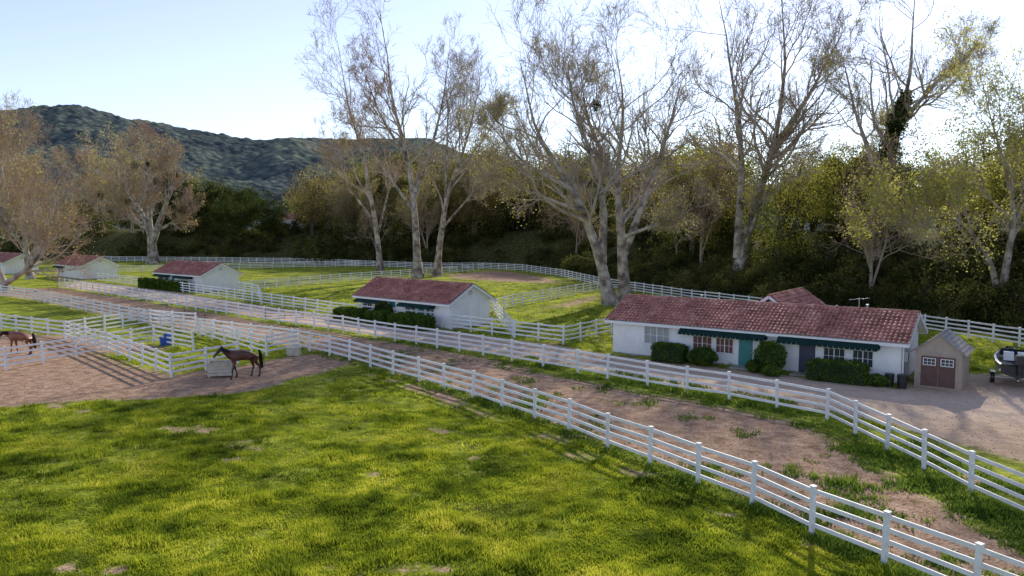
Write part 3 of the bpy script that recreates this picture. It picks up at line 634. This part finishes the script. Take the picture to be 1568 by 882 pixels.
# ------------------------------------------------------------ shed
rs=math.atan2(41.6-43.3,24.8-23.1)+.12
es=empty('garden_shed',(23.6,43.5,0),rs)
W_,Dp=2.4,3.0;b=MB()
prof=[(0,0),(W_,0),(W_,2.15),(W_/2,3.1),(0,2.15)]
V=[(x,y,z) for y in(0,Dp) for x,z in prof]
n=len(prof)
b.add(V,[[i,(i+1)%n,(i+1)%n+n,i+n] for i in range(n)],0)
for o_ in(0,n): b.add(V,[[o_,o_+1,o_+2,o_+4]],0);b.add(V,[[o_+4,o_+2,o_+3]],0)
for y in np.arange(.1,Dp,.3): b.box(W_+.002,W_+.016,y,y+.03,.03,2.1,0)
for x in np.arange(.08,W_,.25): b.box(x,x+.025,-.014,-.001,.03,2.1,0)
b.build('walls',[M['shedw']],parent=es)
b=MB()
for s in(-1,1):
    dv=np.array([s*(W_/2+.2),0,-.95*(W_/2+.2)/(W_/2)])/2;nn=np.array([s*.95,0,W_/2]);nn/=np.linalg.norm(nn)
    nr=7
    for k in range(nr):
        c=np.array([W_/2,Dp/2,3.1])+dv*2*(k+.5)/nr
        b.obox(c+nn*(.03+.012),dv/nr*1.05+nn*.012,(0,Dp/2+.14,0),nn*.016,0)
    c=np.array([W_/2,Dp/2,3.1])+dv
    b.obox(c+nn*.0,dv*.99,(0,Dp/2+.12,0),nn*.025,1)
b.cyl((W_/2,-.15,3.13),(W_/2,Dp+.15,3.13),.06,.06,0,8)
b.build('shingle_roof',[M['shing'],M['shedw']],parent=es)
b=MB()
for x0,x1 in((.32,1.18),(1.22,2.08)):
    b.box(x0,x1,-.04,-.015,.1,1.85,0)
    b.box(x0+.14,x1-.14,-.05,-.041,1.35,1.7,1)
    for q in range(1,3): xx=x0+.14+(x1-x0-.28)*q/3;b.box(xx-.012,xx+.012,-.06,-.051,1.35,1.7,2)
    b.box(x0+.14,x1-.14,-.06,-.051,1.51,1.535,2)
    for xa,xb,za,zb in((x0+.1,x0+.14,1.31,1.74),(x1-.14,x1-.1,1.31,1.74),(x0+.14,x1-.14,1.31,1.35),(x0+.14,x1-.14,1.7,1.74)): b.box(xa,xb,-.062,-.041,za,zb,2)
    for z in(.2,.7,1.2): b.box(x0+.03,x1-.03,-.052,-.041,z,z+.06,0)
b.box(.24,.32,-.05,-.015,.1,1.93,3);b.box(2.08,2.16,-.05,-.015,.1,1.93,3);b.box(.32,2.08,-.05,-.015,1.85,1.93,3)
b.build('double_doors',[M['shedd'],M['glass'],M['trim'],M['shedw']],parent=es)

for k,(s,t,r_,h_) in enumerate([(18.8,-.9,.26,.75),(19.5,-1.1,.28,.8)]):
    x,y=loc3(s,t);b=MB();b.cyl((0,0,0),(0,0,h_*.9),r_*.85,r_,0,18);b.cyl((0,0,h_*.9),(0,0,h_),r_*1.06,r_*.9,0,18);b.cyl((0,0,h_*.45),(0,0,h_*.5),r_*.98,r_*.98,0,18)
    b.build('rubbish_bin',[M['dark']],loc=(x,y,0))

# ------------------------------------------------------------ boat on trailer (right edge)
eb=empty('boat_on_trailer',(30.4,45.0,0),math.radians(62))
b=MB();st=[(-2.6,.95,.55,1.35),(-1.2,1.05,.5,1.35),(.6,1.0,.5,1.4),(1.8,.7,.62,1.5),(2.6,.3,.85,1.62),(3.0,.03,1.2,1.7)]
V=[]
for x,hw,zk,zg in st: V+=[(x,-hw,zg),(x,-hw*.9,zk+.35*(zg-zk)),(x,0,zk),(x,hw*.9,zk+.35*(zg-zk)),(x,hw,zg),(x,hw*.88,zg+.03),(x,0,zg-.12),(x,-hw*.88,zg+.03)]
F=[];mi=[]
for k in range(len(st)-1):
    for j in range(8): F.append([k*8+j,k*8+(j+1)%8,k*8+8+(j+1)%8,k*8+8+j]);mi.append(1 if j in(0,3) else (2 if j in(4,7) else 0))
b.add(V,F,mi);b.add(V,[[0,1,2,7],[7,2,3,4],[7,4,5,6]],0)
b.add([(.3,-.75,1.5),(.3,.75,1.5),(-.1,.7,1.95),(-.1,-.7,1.95)],[[0,1,2,3]],3)
b.box(-.9,-.5,-.6,-.1,1.35,1.85,2);b.box(-.9,-.5,.1,.6,1.35,1.85,2)
b.cyl((-2.8,0,.8),(-2.8,0,1.5),.12,.16,0,12);b.box(-3.05,-2.6,-.2,.2,1.45,1.95,0)
b.build('hull',[M['dark'],M['metal'],M['trim'],M['glass']],parent=eb)
b=MB();b.box(-2.4,3.9,-.05,.05,.38,.46,1);b.box(-1.2,-1.1,-1.15,1.15,.34,.42,1)
for s in(-1,1):
    b.cyl((-1.15,s*1.05,.33),(-1.15,s*1.27,.33),.33,.33,0,20);b.cyl((-1.15,s*1.275,.33),(-1.15,s*1.28,.33),.17,.17,1,16)
    b.box(-1.6,-.7,min(s*1.03,s*1.3),max(s*1.03,s*1.3),.70,.74,1)
    b.obox((.9,s*.45,.42),(1.7,-s*.4,0),(0,.03,0),(0,0,.03),1)
b.cyl((3.3,0,.0),(3.3,0,.5),.05,.05,1,10)
b.build('trailer',[M['dark'],M['metal']],parent=eb)

# ------------------------------------------------------------ trough, tub, feeder
et=empty('wooden_feed_box',(-18.15,46.5,0),math.radians(12));b=MB()
for k in range(4):
    z=.08+k*.2
    b.box(-.75,.75,-.5,-.46,z,z+.18);b.box(-.75,.75,.46,.5,z,z+.18);b.box(-.79,-.75,-.5,.5,z,z+.18);b.box(.75,.79,-.5,.5,z,z+.18)
for x in(-.7,.7):
    for y in(-.44,.44): b.box(x-.04,x+.04,y-.02,y+.02,0,.9)
b.box(-.75,.75,-.45,.45,.3,.34);b.box(-.83,.83,-.54,-.44,.88,.92);b.box(-.83,.83,.44,.54,.88,.92);b.box(-.83,-.73,-.44,.44,.88,.92);b.box(.73,.83,-.44,.44,.88,.92)
b.build('planks',[M['wood']],parent=et)
b=MB();b.cyl((0,0,0),(0,0,.62),.48,.55,0,20,False);b.cyl((0,0,.6),(0,0,.65),.58,.58,0,20,False);b.cyl((0,0,.3),(0,0,.32),.5,.5,0,20);b.box(-.2,.5,-.5,.3,.5,1.0,0);b.build('blue_water_tub',[M['blue']],loc=(-27.3,58.9,0),rot=.4)
b=MB();b.box(-.45,.45,-.35,.35,0,.55);b.box(-.5,.5,-.4,.4,.55,.62);b.build('feed_bin',[M['wood']],loc=(-15.9,54.2,0))
def gate(x,y,rot,L=3.6):
    b=MB()
    for z in(.25,.5,.75,1.0,1.25): b.cyl((0,0,z),(L,0,z),.025,.025,0,8)
    for xx in(0,L/2,L): b.cyl((xx,0,.2),(xx,0,1.28),.03,.03,0,8)
    b.build('pipe_gate',[M['barkd']],loc=(x,y,0),rot=rot)
gate(-24.5,74.2,math.radians(20));gate(-29,70.5,math.radians(140),4)

# ------------------------------------------------------------ horses
def horse(name,x,y,rot,coatm,head_low=0.0,sc_=1.0,walk=1):
    e=empty(name,(x,y,0),rot);e.scale=(sc_,)*3
    J=[];Ed=[]
    def chain(par,pts):
        for p in pts:
            J.append(p);Ed.append((par,len(J)-1)) if par is not None else None;par=len(J)-1
        return par
    hl=head_low
    chain(None,[(.52,0,1.24,.25,.27)])
    mid=chain(0,[(.15,0,1.20,.27,.30)]);ch=chain(mid,[(-.28,0,1.17,.25,.31)]);sh=chain(ch,[(-.60,0,1.20,.20,.27)])
    nb=chain(sh,[(-.80,-.02,1.38-hl*.25,.13,.19),(-.98,-.05,1.56-hl*.5,.09,.14),(-1.12,-.08,1.72-hl*.8,.08,.10)])
    hd=chain(nb,[(-1.22,-.1,1.70-hl*.85,.085,.11),(-1.36,-.12,1.56-hl*.9,.07,.085),(-1.52,-.15,1.40-hl*.95,.055,.06),(-1.58,-.16,1.35-hl*.95,.05,.05)])
    w=.12*walk
    for s,o in((-1,-w),(1,w)):
        chain(sh,[(-.52,s*.15,1.0,.11,.14),(-.50+o*.3,s*.16,.80,.075,.09),(-.52+o,s*.16,.46,.048,.05),(-.50+o*1.3,s*.16,.28,.032,.034),(-.50+o*1.5,s*.16,.13,.038,.038),(-.54+o*1.6,s*.16,.03,.055,.055)])
    for s,o in((-1,w*1.2),(1,-w*1.2)):
        chain(0,[(.58,s*.14,1.02,.15,.19),(.46+o*.3,s*.16,.82,.11,.13),(.66+o*.7,s*.16,.52,.058,.065),(.62+o,s*.16,.30,.036,.038),(.60+o,s*.16,.13,.042,.042),(.56+o,s*.16,.03,.058,.058)])
    me=bpy.data.meshes.new(name+'_body');me.from_pydata([p[:3] for p in J],Ed,[]);ob=bpy.data.objects.new('body',me);sc.collection.objects.link(ob);ob.parent=e
    md=ob.modifiers.new('s','SKIN');sv=me.skin_vertices[0].data
    for k,p in enumerate(J): sv[k].radius=(p[3],p[4]);sv[k].use_root=(k==0)
    md.use_smooth_shade=True
    sb=ob.modifiers.new('d','SUBSURF');sb.levels=2;sb.render_levels=2
    me.materials.append(coatm)
    b=MB();rng=np.random.default_rng(1)
    n=150;S=np.tile([.80,0,1.34],(n,1))+rng.normal(size=(n,3))*[.02,.03,.02]
    D=np.tile([.4,0,-.7],(n,1))+rng.normal(size=(n,3))*.12;P=grow(S,D,rng.uniform(.7,.98,n),7,.04,-.55,rng);tubes(b,P,np.full((n,1),.013)*np.linspace(1,.5,8)[None],3,0)
    nk=np.array([[-.62,0,1.44-hl*.1],[-.80,-.02,1.57-hl*.25],[-.98,-.05,1.70-hl*.5],[-1.10,-.08,1.83-hl*.8],[-1.2,-.1,1.80-hl*.85]])
    t=rng.uniform(0,4,300);S=np.stack([np.interp(t,range(5),nk[:,k]) for k in range(3)],1)
    D=np.stack([rng.normal(size=300)*.2,-.9+rng.normal(size=300)*.2,np.full(300,.1)],1);P=grow(S,D,rng.uniform(.15,.28,300),4,.05,-.5,rng);tubes(b,P,np.full((300,1),.012)*np.linspace(1,.5,5)[None],3,0)
    b.build('mane_and_tail',[M['mane']],parent=e)
    b=MB()
    for s in(-1,1): b.cyl((-1.13,-.08+s*.05,1.78-hl*.82),(-1.15,-.08+s*.075,1.93-hl*.82),.035,.006,0,8)
    b.build('ears',[coatm],parent=e)
    b=MB()
    for s in(-1,1):
        b.cyl((-1.29,-.11+s*.065,1.68-hl*.87),(-1.295,-.11+s*.082,1.68-hl*.87),.018,.014,0,8)
        b.cyl((-1.57,-.16+s*.03,1.38-hl*.95),(-1.575,-.16+s*.042,1.38-hl*.95),.012,.01,0,8)
    for s,o in((-1,-w),(1,w)): b.cyl((-.55+o*1.6,s*.16,0),(-.53+o*1.6,s*.16,.075),.068,.052,0,12)
    for s,o in((-1,w*1.2),(1,-w*1.2)): b.cyl((.55+o,s*.16,0),(.57+o,s*.16,.075),.068,.052,0,12)
    b.build('hooves_and_eyes',[M['dark']],parent=e)
    return e
horse('bay_horse',-16.6,46.0,math.radians(38),M['bay'],0.15,1.2)
horse('chestnut_horse',-36.0,54.6,math.radians(-5),M['chest'],.45,1.15,.5)

# ------------------------------------------------------------ light, sky, camera
w=bpy.data.worlds.new("World");sc.world=w;w.use_nodes=True
n=w.node_tree.nodes;sk=n.new('ShaderNodeTexSky');sk.sky_type='NISHITA';sk.sun_disc=False
sk.air_density=1.0;sk.dust_density=.15;sk.ozone_density=4.5;sk.sun_elevation=SUN_EL;sk.sun_rotation=SUN_AZ
hs=n.new('ShaderNodeHueSaturation');hs.inputs['Hue'].default_value=.518;hs.inputs['Saturation'].default_value=.72;hs.inputs['Value'].default_value=1.35
w.node_tree.links.new(sk.outputs[0],hs.inputs['Color']);w.node_tree.links.new(hs.outputs[0],n['Background'].inputs[0]);n['Background'].inputs[1].default_value=.15
l=bpy.data.lights.new('sun','SUN');l.energy=5;l.angle=math.radians(.4);l.color=(1,.91,.78)
lo=bpy.data.objects.new('sun',l);sc.collection.objects.link(lo)
lo.rotation_euler=Vector((math.sin(SUN_AZ)*math.cos(SUN_EL),math.cos(SUN_AZ)*math.cos(SUN_EL),math.sin(SUN_EL))).to_track_quat('Z','Y').to_euler()
c=bpy.data.cameras.new('camera');co=bpy.data.objects.new('camera',c);sc.collection.objects.link(co);sc.camera=co
c.lens=26.4;co.location=(0,0,9.2);co.rotation_euler=(math.radians(90-4.524),0,0);c.clip_end=9000;c.clip_start=.5
sc.view_settings.view_transform='Standard';sc.view_settings.look='None';sc.view_settings.exposure=0
